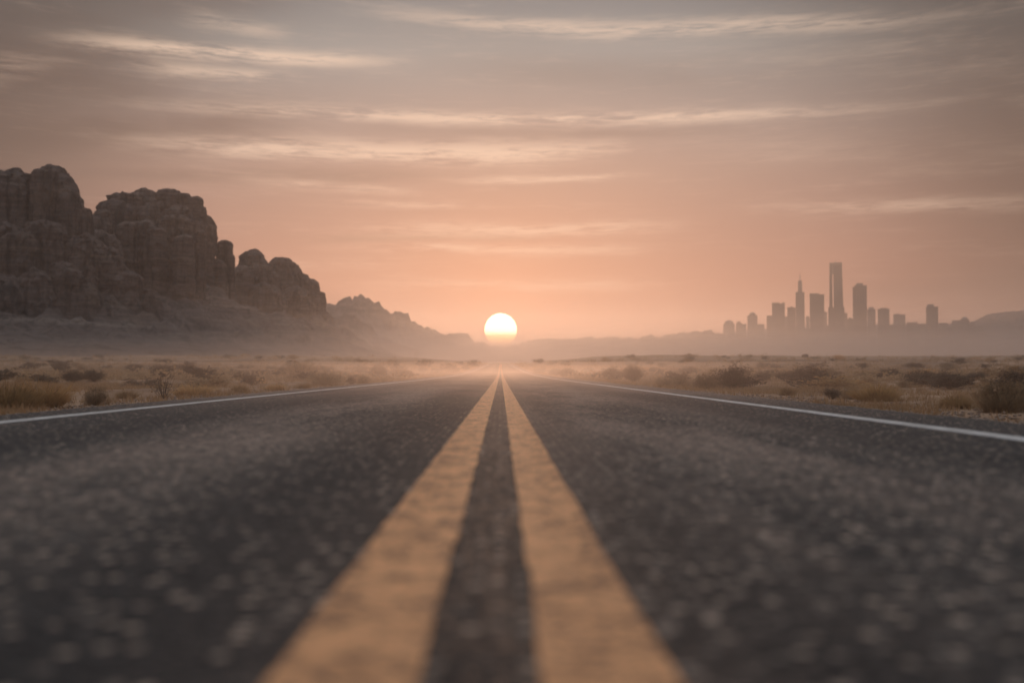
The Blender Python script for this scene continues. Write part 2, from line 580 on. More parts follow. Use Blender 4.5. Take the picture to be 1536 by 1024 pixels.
near = [
    # far left wall, beyond the frame and in it
    px_tower(-150, 90, 225, 590, cap=.5), px_tower(-70, 62, 240, 580, ry=1.1, cap=.4),
    px_tower(4, 44, 258, 575, ry=1.2, cap=.35, q=2.6), px_tower(18, 14, 251, 580, ry=1.2, cap=.6, base=300), px_tower(38, 10, 259, 578, cap=.6, base=300),
    # dome A
    px_tower(72, 25, 245, 582, ry=1.2, cap=1.2, q=2.0, taper=.3), px_tower(86, 22, 258, 580, cap=1.7, q=2.0, taper=.35), px_tower(99, 18, 277, 578, cap=1.8, q=2.0, taper=.4), px_tower(111, 14, 297, 580, cap=1.8, q=2.0, taper=.5),
    px_tower(128, 8, 312, 590, cap=.8, taper=.3, base=360), px_tower(58, 14, 252, 572, cap=.6, base=420),
    # mesa B with its knobs
    px_tower(226, 74, 298, 640, ry=.9, cap=.45, q=2.3, taper=.05), px_tower(190, 30, 287, 640, cap=.45, q=2.4, taper=.3), px_tower(166, 22, 298, 632, cap=.6, taper=.3),
    px_tower(214, 15, 282, 645, cap=.55, base=310), px_tower(251, 19, 281, 640, cap=.55, q=2.4, base=312), px_tower(275, 9, 289, 640, cap=.7, base=312),
    px_tower(291, 11, 294, 640, cap=.6, base=325, q=2.6), px_tower(301, 8, 308, 645, cap=.8, base=340), px_tower(280, 22, 322, 625, cap=1.0, taper=.12), px_tower(298, 10, 335, 640, cap=1.2, taper=.3),
    px_tower(258, 24, 322, 618, cap=.5, taper=.06), px_tower(205, 30, 330, 616, cap=.5, taper=.1), px_tower(232, 16, 340, 606, cap=.7, taper=.15), px_tower(275, 14, 350, 606, cap=.8, taper=.2),
    # saddle between A and B, buttresses coming down in front
    px_tower(140, 30, 345, 592, cap=1.2, taper=.5), px_tower(152, 30, 368, 562, cap=1.4, taper=.6), px_tower(118, 34, 352, 556, cap=1.2, taper=.5),
    px_tower(184, 26, 405, 560, cap=1.6, taper=.7), px_tower(60, 30, 330, 548, cap=.9, taper=.3), px_tower(28, 30, 345, 542, cap=.8, taper=.3),
    px_tower(92, 24, 392, 538, cap=1.3, taper=.5), px_tower(215, 22, 432, 566, cap=1.6, taper=.8), px_tower(-20, 44, 330, 550, cap=.7, taper=.3),
    px_tower(45, 32, 405, 528, cap=1.4, taper=.6), px_tower(-4, 40, 412, 522, cap=1.3, taper=.6), px_tower(128, 20, 425, 540, cap=1.6, taper=.7), px_tower(160, 16, 448, 548, cap=1.8, taper=.9),
    px_tower(138, 15, 322, 610, cap=.8, taper=.3), px_tower(150, 14, 312, 615, cap=.8, taper=.4),
    # pillar C
    px_tower(334, 11, 359, 662, cap=1.0, q=2.3, taper=.25), px_tower(320, 16, 388, 655, cap=.8, taper=.15), px_tower(342, 9, 380, 662, cap=1.0, taper=.35),
    # domes D and E
    px_tower(378, 27, 382, 700, cap=1.1, q=2.0, taper=.25, ry=1.1), px_tower(377, 17, 374, 700, cap=.9, q=2.1, base=412), px_tower(358, 18, 398, 690, cap=1.0, taper=.3),
    px_tower(425, 32, 388, 730, cap=1.5, q=2.0, taper=.5, ry=1.1), px_tower(418, 17, 385, 728, cap=.9, q=2.2, base=424), px_tower(450, 18, 410, 735, cap=1.0, taper=.5),
    px_tower(467, 11, 418, 745, cap=.9, taper=.5), px_tower(479, 8, 436, 750, cap=1.2, taper=1.0), px_tower(400, 15, 402, 705, cap=1.0, taper=.3),
    px_tower(440, 24, 430, 715, cap=.9, taper=.4), px_tower(395, 22, 425, 690, cap=.9, taper=.35), px_tower(484, 14, 466, 750, cap=1.6, taper=1.0), px_tower(412, 15, 440, 698, cap=1.0, taper=.3),
]
massif('cliff', near, (-640, -70, 430, 1230), 2.5, .52, .50, M_ROCK,
       'big dark layered sandstone cliffs with rounded domes left of the road', seed=100)


def ridge(name, pts, depth, thick, base_drop, mat, label, rough=1.0, seed=0, step=5., sharp=1.4, cat='hills'):
    """mountain range whose crest follows the outline, with its own depth front to back"""
    W = [pix_at(px, py, depth) for px, py in pts]
    wx = np.array([w[0] for w in W]); wz = np.array([w[2] for w in W])
    xs_ = np.arange(wx[0], wx[-1], step)
    bs = np.linspace(-1, 1, max(24, int(2 * thick / (step * 1.6))))
    X, B = np.meshgrid(xs_, bs)
    Y = depth + B * thick + 0.15 * thick * fbm(X / 300, B * 0, octaves=2, seed=seed)
    crest = np.interp(X + 25 * rough * B * vnoise(X / 90, B * 2, seed=seed + 3), wx, wz)
    gb = zprof(depth) - base_drop
    prof = np.maximum(1 - np.abs(B) ** sharp, 0)
    h = (crest - gb) * prof
    amp = rough * np.minimum(h * .55, 60)
    k = 1 - np.exp(-(np.abs(B) / .12) ** 2)
    h = h + amp * .22 * fbm(X / 55, Y / 55, octaves=4, seed=seed + 5) * k + amp * .10 * fbm(X / 14, Y / 14, octaves=3, seed=seed + 6)
    Z = gb + np.maximum(h, -2)
    o = mesh_obj(name, np.stack([X, Y, Z], -1), grid_faces(*X.shape), mat, smooth=False)
    tag(o, label, cat, kind='structure')
    return o


ridge('mountain_ridge', [(380, 500), (430, 478), (470, 468), (488, 461), (495, 457), (505, 459), (517, 449), (527, 449), (540, 444), (553, 446), (561, 453), (569, 454), (580, 465),
      (586, 471), (594, 466), (603, 468), (613, 471), (616, 483), (626, 486), (637, 492), (647, 496), (655, 498), (668, 504), (682, 500), (694, 501), (705, 505), (712, 513), (728, 515), (745, 526)],
      2500, 260, 4, M_FARROCK, 'hazy jagged ridge stepping down to the sun behind the big cliffs', 1.3, 300, 4.0, 1.2, 'mountain')
ridge('mountain_spur', [(440, 505), (470, 492), (490, 478), (505, 470), (512, 468), (525, 471), (538, 480), (554, 489), (562, 502), (580, 508), (600, 516), (625, 524)],
      1560, 120, 4, M_FARROCK, 'rounded rock spur at the right foot of the big cliffs', 1.0, 330, 2.5, 1.3, 'mountain')
ridge('distant_hills', [(640, 530), (700, 522), (744, 518), (757, 520), (770, 517), (786, 513), (800, 511), (817, 509), (835, 510), (850, 508), (866, 507), (880, 504), (890, 507), (900, 509), (916, 505), (928, 509), (940, 507), (958, 508),
      (976, 501), (990, 505), (1007, 500), (1017, 503), (1028, 498), (1038, 498), (1045, 494), (1052, 497), (1067, 496), (1076, 500), (1090, 502), (1120, 508), (1170, 520)],
      3200, 220, 5, M_HILL, 'low misty hills with a bumpy crest between the sun and the city', 1.0, 360, 3.5, 1.2)
ridge('distant_hills', [(1020, 506), (1080, 500), (1110, 496), (1160, 492), (1250, 488), (1320, 487), (1400, 486), (1470, 486), (1540, 486), (1640, 490)],
      4300, 330, 6, M_HILL, 'faint long hills behind the feet of the city towers', .8, 365, 6.0, 1.3)
ridge('mountain', [(1430, 500), (1450, 488), (1461, 483), (1478, 474), (1493, 469), (1510, 467), (1536, 465), (1580, 458), (1640, 466), (1720, 470), (1800, 500)],
      4000, 330, 6, M_HILL, 'smooth grey mountain slope at the right border beyond the city', .5, 380, 7.0, 1.3, 'mountain')

# ------------------------------------------------------------------ the city on the horizon
CITY = 3300.
GROUP_CITY = 'towers of the skyline in the mist'


def bld(name, label, depth, parts, cat='building'):
    """parts: (part name, material, px0, px1, py_top, py_bottom or None for the ground, kind, extra)"""
    gx0 = min(p[2] for p in parts); gx1 = max(p[3] for p in parts)
    cx, cy, _ = pix_at((gx0 + gx1) / 2, 520, depth)
    gz = float(zprof(depth)) - 1
    root = empty(name, (cx, cy, gz))
    tag(root, label, cat, GROUP_CITY)
    face = atan2(cx, cy); ck = cos(face)
    root.rotation_euler = (0, 0, -face)         # the city grid looks down the road
    for (pn, mat, x0, x1, top, bot, shape, ex) in parts:
        ax, _, az = pix_at(x0, top, depth); bx, _, _ = pix_at(x1, top, depth)
        zb = 0 if bot is None else pix_at(x0, bot, depth)[2] - gz
        ax = (ax - cx) * ck; bx = (bx - cx) * ck; h = az - gz
        d = (bx - ax) * .5 * ex.get('d', .85)
        off = ex.get('off', 0)
        b = MB()
        if shape == 'box':
            t = ex.get('taper', 0) * (bx - ax)
            tl = ex.get('tl', ex.get('taper', 0)) * (bx - ax); tr = ex.get('tr', ex.get('taper', 0)) * (bx - ax)
            b.prism([(ax, -d, zb), (bx, -d, zb), (bx, d, zb), (ax, d, zb)], [(ax + tl, -d + t * .8, h), (bx - tr, -d + t * .8, h), (bx - tr, d - t * .8, h), (ax + tl, d - t * .8, h)])
            if bot is None and h > 60 and 'tr' not in ex:      # podium and cornice ledges
                lw = (bx - ax) * .03
                for k in (.33, .66):
                    s = t * k
                    zz = zb + (h - zb) * k
                    b.box(ax + s - lw, bx - s + lw, -d + s * .8 - lw + off, d - s * .8 + lw + off, zz, zz + 3)
                b.box(ax + t - lw * .6, bx - t + lw * .6, -d + t * .8 - lw + off, d - t * .8 + lw + off, h - 2.5, h + 1.2)
        elif shape == 'mast':
            b.cone((ax + bx) / 2, 0, zb, h, (bx - ax) / 2, (bx - ax) * .12, 8)
        elif shape == 'dome':
            r = (bx - ax) / 2
            n = 12
            rings = [[((ax + bx) / 2 + r * cos(a) * cos(2 * pi * i / n), r * .85 * cos(a) * sin(2 * pi * i / n), zb + (h - zb) * sin(a)) for i in range(n)] for a in (0, .35, .7, 1.05, 1.4)]
            for r0, r1 in zip(rings, rings[1:]):
                b.prism(r0, r1)
        b.build(pn, mat, root)
    return root


def simple(px0, px1, top, label, mat, depth=CITY, cap=None, name='office_tower'):
    parts = [('facade', mat, px0, px1, top, None, 'box', {})]
    if cap:
        parts.append(('roof_block', M_ROOF, cap[0], cap[1], cap[2], top, 'box', {'d': .7}))
    return bld(name, label, depth, parts)


bld('domed_block', 'low round topped block at the left end of the skyline', CITY, [('facade', M_CONC, 1085, 1102, 487, None, 'box', {}), ('dome', M_ROOF, 1086, 1101, 480, 487, 'dome', {})])
simple(1104, 1113, 485, 'small low block just right of the round topped block', M_BROWN, cap=(1106, 1111, 482))
bld('capped_tower', 'short tower with a domed cap near the left of the skyline', CITY, [('facade', M_CONC, 1121, 1136, 474, None, 'box', {}), ('dome', M_ROOF, 1123, 1134, 468, 474, 'dome', {})])
simple(1150, 1159, 474, 'narrow low tower hugging the left side of the notched slab', M_BROWN, CITY + 60)
bld('notched_tower', 'wide flat tower with a notch cut into its roofline', CITY, [('facade', M_GLASSY, 1158, 1177, 456.5, None, 'box', {}),
    ('roof_block', M_ROOF, 1158, 1169, 454, 456.5, 'box', {}), ('roof_block', M_ROOF, 1173, 1177, 453.5, 456.5, 'box', {})])
bld('office_tower', 'stubby tower with a small pointed roof beside the spired tower', CITY - 80, [('facade', M_BROWN, 1181, 1193, 462, None, 'box', {}), ('roof_block', M_ROOF, 1184, 1190, 459.5, 462, 'box', {'taper': .3})])
bld('spired_tower', 'slim stepped tower ending in a thin spire', CITY, [('facade', M_CONC, 1193, 1207, 439, None, 'box', {'taper': .03}),
    ('upper_shaft', M_CONC, 1196.7, 1203.2, 421, 439, 'box', {'taper': .05}), ('spire', M_STEEL, 1199.2, 1200.8, 410, 421, 'mast', {})])
bld('slab_tower', 'dark broad slab tower with a slightly stepped flat roof', CITY - 120, [('facade', M_GLASSY, 1214.5, 1236, 442.8, None, 'box', {}), ('roof_block', M_ROOF, 1214.5, 1228.5, 440.3, 442.8, 'box', {})])
bld('skyscraper', 'tallest tapered skyscraper of the skyline with a bright slit in its side', CITY - 60, [
    ('facade', M_GLASSY, 1242.4, 1248.3, 398, None, 'box', {'tl': .28, 'tr': 0, 'd': 2.4}),
    ('facade', M_GLASSY, 1249.9, 1266.4, 398, None, 'box', {'tl': 0, 'tr': .22, 'd': .9}),
    ('base_block', M_GLASSY, 1241.8, 1267, 461, None, 'box', {'d': .6, 'tl': 0.02, 'tr': .02}),
    ('crown', M_ROOF, 1244, 1262.9, 394.5, 411, 'box', {'d': .7}),
    ('antenna', M_STEEL, 1252.4, 1254.0, 390.5, 394.5, 'mast', {})])
bld('shouldered_tower', 'tall tower with chamfered shoulders right of the tallest skyscraper', CITY - 30, [('facade', M_BROWN, 1279, 1300, 432, None, 'box', {}),
    ('roof_block', M_BROWN, 1281.5, 1300, 428.5, 432, 'box', {'d': .8}), ('crown', M_ROOF, 1284, 1294.5, 425, 428.5, 'box', {'taper': .06})])
bld('domed_block', 'low round topped tower tucked against the shouldered tower', CITY + 90, [('facade', M_CONC, 1301, 1313, 465, None, 'box', {}), ('dome', M_ROOF, 1301.5, 1312, 460, 465, 'dome', {})])
bld('capped_tower', 'mid height dark tower with a stepped cap right of the main group', CITY - 150, [('facade', M_GLASSY, 1316.5, 1334, 464.5, None, 'box', {}), ('roof_block', M_ROOF, 1320, 1331, 462.2, 464.5, 'box', {})])
simple(1340, 1358, 472.5, 'broad pale low block standing right of the stepped cap tower', M_CONC, CITY + 200, (1342, 1350, 470.8))
bld('lone_tower', 'lone tower with a stepped top standing apart on the right', CITY, [('facade', M_BROWN, 1389, 1407, 461, None, 'box', {}), ('roof_block', M_ROOF, 1390.5, 1401, 456.5, 461, 'box', {'taper': .05})])
simple(1428, 1440, 481, 'low block left in the far right cluster', M_CONC, CITY + 150)
bld('domed_block', 'low block with a rounded hump in the far right cluster', CITY + 150, [('facade', M_BROWN, 1440, 1454, 480, None, 'box', {}), ('dome', M_ROOF, 1441, 1453, 475, 480, 'dome', {})])
simple(1455, 1462, 483, 'small low block right in the far right cluster', M_GLASSY, CITY + 150)
simple(1209, 1214, 475, 'thin low block seen between spired tower and slab tower', M_CONC, CITY + 220)
simple(1236.5, 1240.5, 469, 'thin low block in the gap left of the tallest skyscraper', M_BROWN, CITY + 220, (1237, 1239, 467))
simple(1266, 1271, 470, 'low narrow block against the right foot of the tallest skyscraper', M_CONC, CITY + 180)
simple(1271, 1281, 479, 'low wide block between tallest skyscraper and shouldered tower', M_BROWN, CITY + 40, (1273, 1278, 476.5))
simple(1177, 1182, 475, 'low sliver of a block between notched slab and pointed roof tower', M_CONC, CITY + 160)
simple(1136, 1146, 487, 'low flat block right of the domed cap tower', M_BROWN, CITY + 120)
simple(1360, 1376, 484, 'low flat block in the gap left of the lone tower', M_CONC, CITY + 240)
simple(1376, 1388, 487, 'lowest flat block right against the foot of the lone tower', M_BROWN, CITY + 120)
simple(1408, 1420, 485, 'low flat block just right of the lone tower', M_CONC, CITY + 260)

for k, px in enumerate((1064, 1092, 1116, 1141, 1163, 1186, 1211, 1229, 1244, 1272, 1287, 1306, 1338, 1350, 1366, 1384, 1411, 1424, 1447, 1468)):
    w_ = 3 + 5 * random.random()
    o = bld('low_block', 'low hazy block barely showing at the foot of the city towers', CITY + 120 * random.random() - 60 + (k % 3) * 90,
            [('facade', (M_CONC, M_BROWN, M_GLASSY)[k % 3], px - w_, px + w_, 486 + 8 * random.random() + (4 if px < 1100 else 0), None, 'box', {})])
    o['group'] = 'low blocks at the foot of the skyline'

# tiny hut alone on the skyline of the plain
hx, hy, hz, _ = ground_hit(1207.5, 533.5)
hy = min(hy, 420.); hx = pix_at(1207.5, 531, hy)[0]; hz = float(ground_z(hx, hy))
hs = hy / F
hut = tag(empty('hut', (hx, hy, hz - .1)), 'tiny dark boxy hut alone on the horizon of the plain below the city', 'hut')
b = MB(); b.box(-1.2 * hs, 4.4 * hs, -2.2 * hs, 2.2 * hs, 0, 4.6 * hs); b.build('wall', M_HUT, hut)
b = MB(); b.box(-1.5 * hs, 4.7 * hs, -2.5 * hs, 2.5 * hs, 4.6 * hs, 5.2 * hs, .3 * hs, .3 * hs); b.build('roof', M_HUT, hut)
b = MB(); b.box(-4.6 * hs, -1.25 * hs, -1.8 * hs, 1.8 * hs, 0, 4.2 * hs); b.build('annex', M_HUT, hut)

# ------------------------------------------------------------------ vegetation
def blades(n, base_r, h, w, lean, rng, droop=.35):
    """n curved grass blades fanning out of a clump: (verts, faces)"""
    # several clumps grown together, of unequal height
    nc = 9
    ca = rng.uniform(0, 2 * pi, nc); cr = base_r * np.sqrt(rng.uniform(0, 1, nc)); chh = rng.uniform(.55, 1.1, nc)
    ci = rng.integers(0, nc, n)
    px_ = cr[ci] * np.cos(ca[ci]) + rng.normal(0, .25 * base_r, n); py_ = cr[ci] * np.sin(ca[ci]) + rng.normal(0, .25 * base_r, n)
    a = np.arctan2(py_, px_); r = np.minimum(np.hypot(px_, py_), base_r * 1.15)
    bx, by = r * np.cos(a), r * np.sin(a)
    aa = a + rng.normal(0, .6, n)
    ln = h * rng.uniform(.35, 1.12, n) * chh[ci] * (1 - .25 * r / max(base_r, 1e-6))
    le = lean * (0.25 + .75 * r / max(base_r, 1e-6)) * rng.uniform(.4, 1.4, n)
    dx, dy = np.cos(aa) * le, np.sin(aa) * le
    sx, sy = -np.sin(aa + rng.normal(0, .8, n)), np.cos(aa + rng.normal(0, .8, n))
    V = []
    for t, ww in ((0, 1), (.4, .9), (.75, .6), (1, .08)):
        k = t * (1 + droop * t)
        cx = bx + dx * ln * k; cy = by + dy * ln * k; cz = ln * (t - .5 * droop * le * t * t)
        V.append(np.stack([cx - sx * w * ww / 2, cy - sy * w * ww / 2, cz], -1))
        V.append(np.stack([cx + sx * w * ww / 2, cy + sy * w * ww / 2, cz], -1))
    V = np.stack(V, 1)                                   # n, 8, 3
    q = np.array([[0, 1, 3, 2], [2, 3, 5, 4], [4, 5, 7, 6]])
    Fc = (np.arange(n)[:, None, None] * 8 + q[None]).reshape(-1, 4)
    return V.reshape(-1, 3), Fc


def tube(p, rad, ns=4):
    """polyline -> thin tube"""
    V = []
    for i, (pt, r) in enumerate(zip(p, rad)):
        for k in range(ns):
            a = 2 * pi * k / ns
            V.append((pt[0] + r * cos(a), pt[1] + r * sin(a), pt[2]))
    f = [(i * ns + k, i * ns + (k + 1) % ns, (i + 1) * ns + (k + 1) % ns, (i + 1) * ns + k) for i in range(len(p) - 1) for k in range(ns)]
    return np.array(V), np.array(f)


def branchy(nst, W, H, rng, spread=1.0, twigs=5, leaves=16, leaf=.016, vshape=False, thick=.006):
    """woody bush of unit size: stems mesh and leaf mesh"""
    sv, sf, n = [], [], 0
    tips = []
    for s in range(nst):
        a = rng.uniform(0, 2 * pi)
        out = rng.uniform(.15, 1.0) ** .7 * spread
        hh = H * rng.uniform(.7, 1.02) * (1 - (0 if vshape else .45) * out ** 2)
        tip = np.array([cos(a) * out * W / 2, sin(a) * out * W / 2, hh])
        p0 = np.array([cos(a), sin(a), 0]) * W * .05 * rng.uniform(0, 1)
        mid = p0 * .5 + tip * np.array([.55, .55, .42]) + rng.normal(0, .03 * W, 3) * np.array([1, 1, .4])
        pts = [(1 - t) ** 2 * p0 + 2 * t * (1 - t) * mid + t * t * tip for t in (0, .3, .6, .8, 1)]
        v, f = tube(pts, [thick, thick * .8, thick * .6, thick * .5, thick * .3])
        sv.append(v); sf.append(f + n); n += len(v)
        for k in range(twigs):
            t = rng.uniform(.35, 1)
            q = (1 - t) ** 2 * p0 + 2 * t * (1 - t) * mid + t * t * tip
            e = q + rng.normal(0, 1, 3) * np.array([.13 * W, .13 * W, .10 * H]) + np.array([0, 0, .07 * H])
            e[2] = max(e[2], .03 * H)
            v, f = tube([q, (q + e) / 2 + rng.normal(0, .01 * W, 3), e], [thick * .5, thick * .4, thick * .25], 3)
            sv.append(v); sf.append(f + n); n += len(v)
            tips.append((q, e))
    S = (np.concatenate(sv), np.concatenate(sf))
    if leaves == 0:
        return S, None
    P = []
    for q, e in tips:
        t = rng.uniform(.2, 1.1, (leaves, 1))
        P.append(q + (e - q) * t + rng.normal(0, .022 * (W + H), (leaves, 3)))
    P = np.concatenate(P); P[:, 2] = np.maximum(P[:, 2], .015)
    m = len(P)
    u = rng.normal(0, 1, (m, 3)); u /= np.linalg.norm(u, axis=1)[:, None]
    w = rng.normal(0, 1, (m, 3)); w -= (w * u).sum(1)[:, None] * u; w /= np.linalg.norm(w, axis=1)[:, None]
    L = leaf * rng.uniform(.6, 1.5, (m, 1))
    V = np.stack([P - u * L, P + w * L * .38, P + u * L, P - w * L * .38], 1).reshape(-1, 3)
    return S, (V, np.arange(m * 4).reshape(m, 4))


def proto_mesh(name, vf, mat):
    o = mesh_obj(name, vf[0], vf[1], mat)
    me = o.data
    bpy.data.objects.remove(o)
    return me


# prototypes of unit width 1 m, unit height 1 m (scaled when placed)
PROTO = {'grass': [], 'brush': [], 'sage': [], 'sparse': []}
for i in range(3):
    rng = np.random.default_rng(50 + i)
    v, f = blades(1500, .30, .95, .011, .55, rng)
    v2, f2 = blades(500, .42, .55, .012, .8, rng)
    st, lf = branchy(26, .8, .75, rng, twigs=4, leaves=0)
    PROTO['grass'].append({'blades': (proto_mesh('blades', (np.concatenate([v, v2]), np.concatenate([f, f2 + len(v)])), M_GOLD)), 'stems': proto_mesh('stems', st, M_TWIG)})
    rng = np.random.default_rng(60 + i)
    st, lf = branchy(44, 1.0, 1.0, rng, twigs=8, leaves=12, leaf=.022)
    v, f = blades(600, .36, .85, .010, .6, rng)
    PROTO['brush'].append({'foliage': proto_mesh('foliage', (np.concatenate([v, lf[0]]), np.concatenate([f, lf[1] + len(v)])), M_OLIVE), 'stems': proto_mesh('stems', st, M_TWIG)})
    rng = np.random.default_rng(70 + i)
    st, lf = branchy(46, 1.02, 1.0, rng, twigs=8, leaves=17, leaf=.022)
    PROTO['sage'].append({'foliage': proto_mesh('foliage', lf, M_SAGE), 'stems': proto_mesh('stems', st, M_TWIG)})
rng = np.random.default_rng(81)
st, lf = branchy(15, 1.05, 1.0, rng, spread=1.05, twigs=7, leaves=5, leaf=.020, vshape=True, thick=.012)
PROTO['sparse'].append({'foliage': proto_mesh('foliage', lf, M_SAGE), 'stems': proto_mesh('stems', st, M_TWIG)})

NAMES = {'grass': ('grass_bush', 'grass bush'), 'brush': ('brush', 'bush'), 'sage': ('shrub', 'shrub'), 'sparse': ('dry_shrub', 'shrub')}
occupied = []


def plant(kind, px, base, wpx, hpx, label, var=0, group='desert shrubs along the road'):
    x, y, z, t = ground_hit(px, base)
    w, h = wpx / F * y * 1.12, hpx / F * y * 1.08
    root = empty(NAMES[kind][0], (x, y, z - .02 * h))
    root.rotation_euler = (0, 0, random.uniform(0, 6.28))
    root.scale = (w, w * random.uniform(.85, 1.1), h)
    tag(root, label, NAMES[kind][1], group)
    src = PROTO[kind][var % len(PROTO[kind])]
    for pn, me in src.items():
        o = bpy.data.objects.new(pn, me); COL.objects.link(o); o.parent = root
    occupied.append((x, y, w / 2))
    return root


HERO = [
    # left of the road, from the photo's left border towards the sun
    ('grass', 12, 613, 84, 58, 'tall golden grass bush cut by the left border of the photo'),
    ('grass', 64, 611, 64, 54, 'tall golden grass bush beside the one at the left border'),
    ('sage', 109, 574, 36, 18, 'low dark shrub behind the two tall golden bushes'),
    ('sage', 141, 572, 32, 18, 'low dark shrub touching the right side of another behind the golden bushes'),
    ('brush', 144, 608, 34, 29, 'small brown tuft at the left road edge, right of the tall golden bushes'),
    ('grass', 190, 598, 26, 16, 'small golden tuft between the brown tuft and the bare V shaped shrub'),
    ('sparse', 246, 598, 40, 31, 'bare V shaped shrub with open dark twigs beside the left road edge'),
    ('grass', 288, 594, 52, 25, 'golden bush just right of the bare V shaped shrub'),
    ('sage', 283, 566, 32, 20, 'round dark shrub behind the golden bush right of the V shaped shrub'),
    ('sage', 243, 562, 36, 16, 'wide dark shrub in the back above the bare V shaped shrub'),
    ('sage', 202, 556, 30, 10, 'flat dark shrub far back above the small golden tuft'),
    ('brush', 203, 569, 30, 11, 'low brown brush in the middle ground above the small golden tuft'),
    ('sage', 87, 553, 22, 10, 'small dark shrub far back above the tall golden bushes'),
    ('grass', 362, 589, 24, 17, 'small golden tuft alone on bare sand by the left edge line'),
    ('brush', 350, 565, 34, 11, 'low brown brush behind the lone golden tuft on bare sand'),
    ('brush', 453, 570, 50, 30, 'large brown brush mound left of the road, the taller of the pair'),
    ('brush', 488, 578, 50, 22, 'lower brown brush mound leaning out of the larger one towards the road'),
    ('sage', 424, 562, 26, 12, 'dark shrub against the left flank of the large brown mound'),
    ('grass', 413, 585, 26, 14, 'golden tuft in front of the large brown mound'),
    ('grass', 455, 583, 22, 11, 'pale golden tuft at the foot of the brown mounds by the road'),
    ('sage', 527, 577, 14, 12, 'tiny dark shrub at the left road edge right of the brown mounds'),
    ('brush', 545, 576, 22, 14, 'small brown brush beside the left edge line before the round dark shrub'),
    ('sage', 567, 567, 28, 20, 'round dark upright shrub left of the road midway to the sun'),
    ('sage', 541, 557, 26, 9, 'flat dark shrub behind the round upright one'),
    ('brush', 520, 565, 20, 8, 'low brown brush right behind the brown mounds'),
    ('brush', 600, 565, 34, 15, 'brown brush right of the round dark upright shrub'),
    ('sage', 633, 560, 16, 10, 'first of the small dark shrubs lining the left road edge near the sun'),
    ('sage', 653, 560, 16, 9, 'second of the small dark shrubs lining the left road edge near the sun'),
    ('sage', 681, 558.5, 18, 9, 'third of the small dark shrubs lining the left road edge near the sun'),
    ('sage', 698, 556, 16, 7, 'smallest and farthest dark shrub lining the left road edge near the sun'),
    # right of the road, from the sun towards the right border
    ('sage', 810, 560.5, 24, 9, 'farthest dark shrub along the right road edge near the sun'),
    ('sage', 834, 563, 22, 11, 'second dark shrub along the right road edge counted from the sun'),
    ('sage', 852, 566, 26, 14, 'third and nearest dark shrub in the row along the right road edge near the sun'),
    ('brush', 897, 568, 20, 10, 'small brown brush before the twin dark bushes right of the road'),
    ('sage', 917, 569, 30, 19, 'left one of the twin dark bushes right of the road'),
    ('sage', 950, 573, 34, 25, 'right and taller one of the twin dark bushes right of the road'),
    ('brush', 997, 580, 30, 15, 'low brown brush right of the twin dark bushes'),
    ('brush', 1020, 580, 32, 18, 'brown brush in the middle between twin bushes and big dark bush'),
    ('sage', 1033, 560, 30, 10, 'flat dark shrub far back behind the brown brush right of the twins'),
    ('brush', 1058, 585, 40, 25, 'brown bush leaning on the left of the big dark bush'),
    ('sage', 1097, 585, 58, 35, 'big dense dark bush at the right road edge'),
    ('sage', 1146, 572, 30, 15, 'low dark shrub behind and right of the big dense bush'),
    ('sage', 1178, 572, 30, 15, 'low dark shrub touching the left end of the wide dark bush'),
    ('sage', 1214, 576, 64, 27, 'wide dark bush on the sand below the city towers'),
    ('grass', 1181, 593, 22, 16, 'small golden tuft alone on sand at the right road edge'),
    ('sage', 1248, 599, 30, 18, 'small dark shrub at the road edge left of the spreading golden bush'),
    ('brush', 1276, 599, 34, 20, 'brown brush squeezed between small dark shrub and spreading golden bush'),
    ('grass', 1316, 602, 64, 33, 'spreading golden bush at the right road edge'),
    ('grass', 1297, 561, 36, 9, 'low golden clump far back behind the spreading golden bush'),
    ('sage', 1378, 580, 50, 25, 'dark bush in the middle ground, left half of the long dark thicket'),
    ('sage', 1425, 583, 54, 25, 'dark bush in the middle ground, right half of the long dark thicket'),
    ('grass', 1433, 613, 50, 33, 'round golden tuft in front of the long dark thicket'),
    ('sage', 1465, 569, 28, 11, 'small dark shrub behind the right end of the long dark thicket'),
    ('brush', 1504, 618, 70, 52, 'large bushy brown clump near the right border of the photo'),
    ('brush', 1548, 616, 56, 48, 'brown clump cut by the right border of the photo'),
    ('sage', 1520, 584, 44, 28, 'dark bush half hidden behind the large brown clump at the right border'),
    ('sage', 1372, 552, 32, 8, 'flat dark shrub far back above the long dark thicket'),
    ('sage', 1420, 552, 24, 8, 'smaller flat dark shrub far back right above the long dark thicket'),
]
for i, hro in enumerate(HERO):
    plant(*hro, var=i)

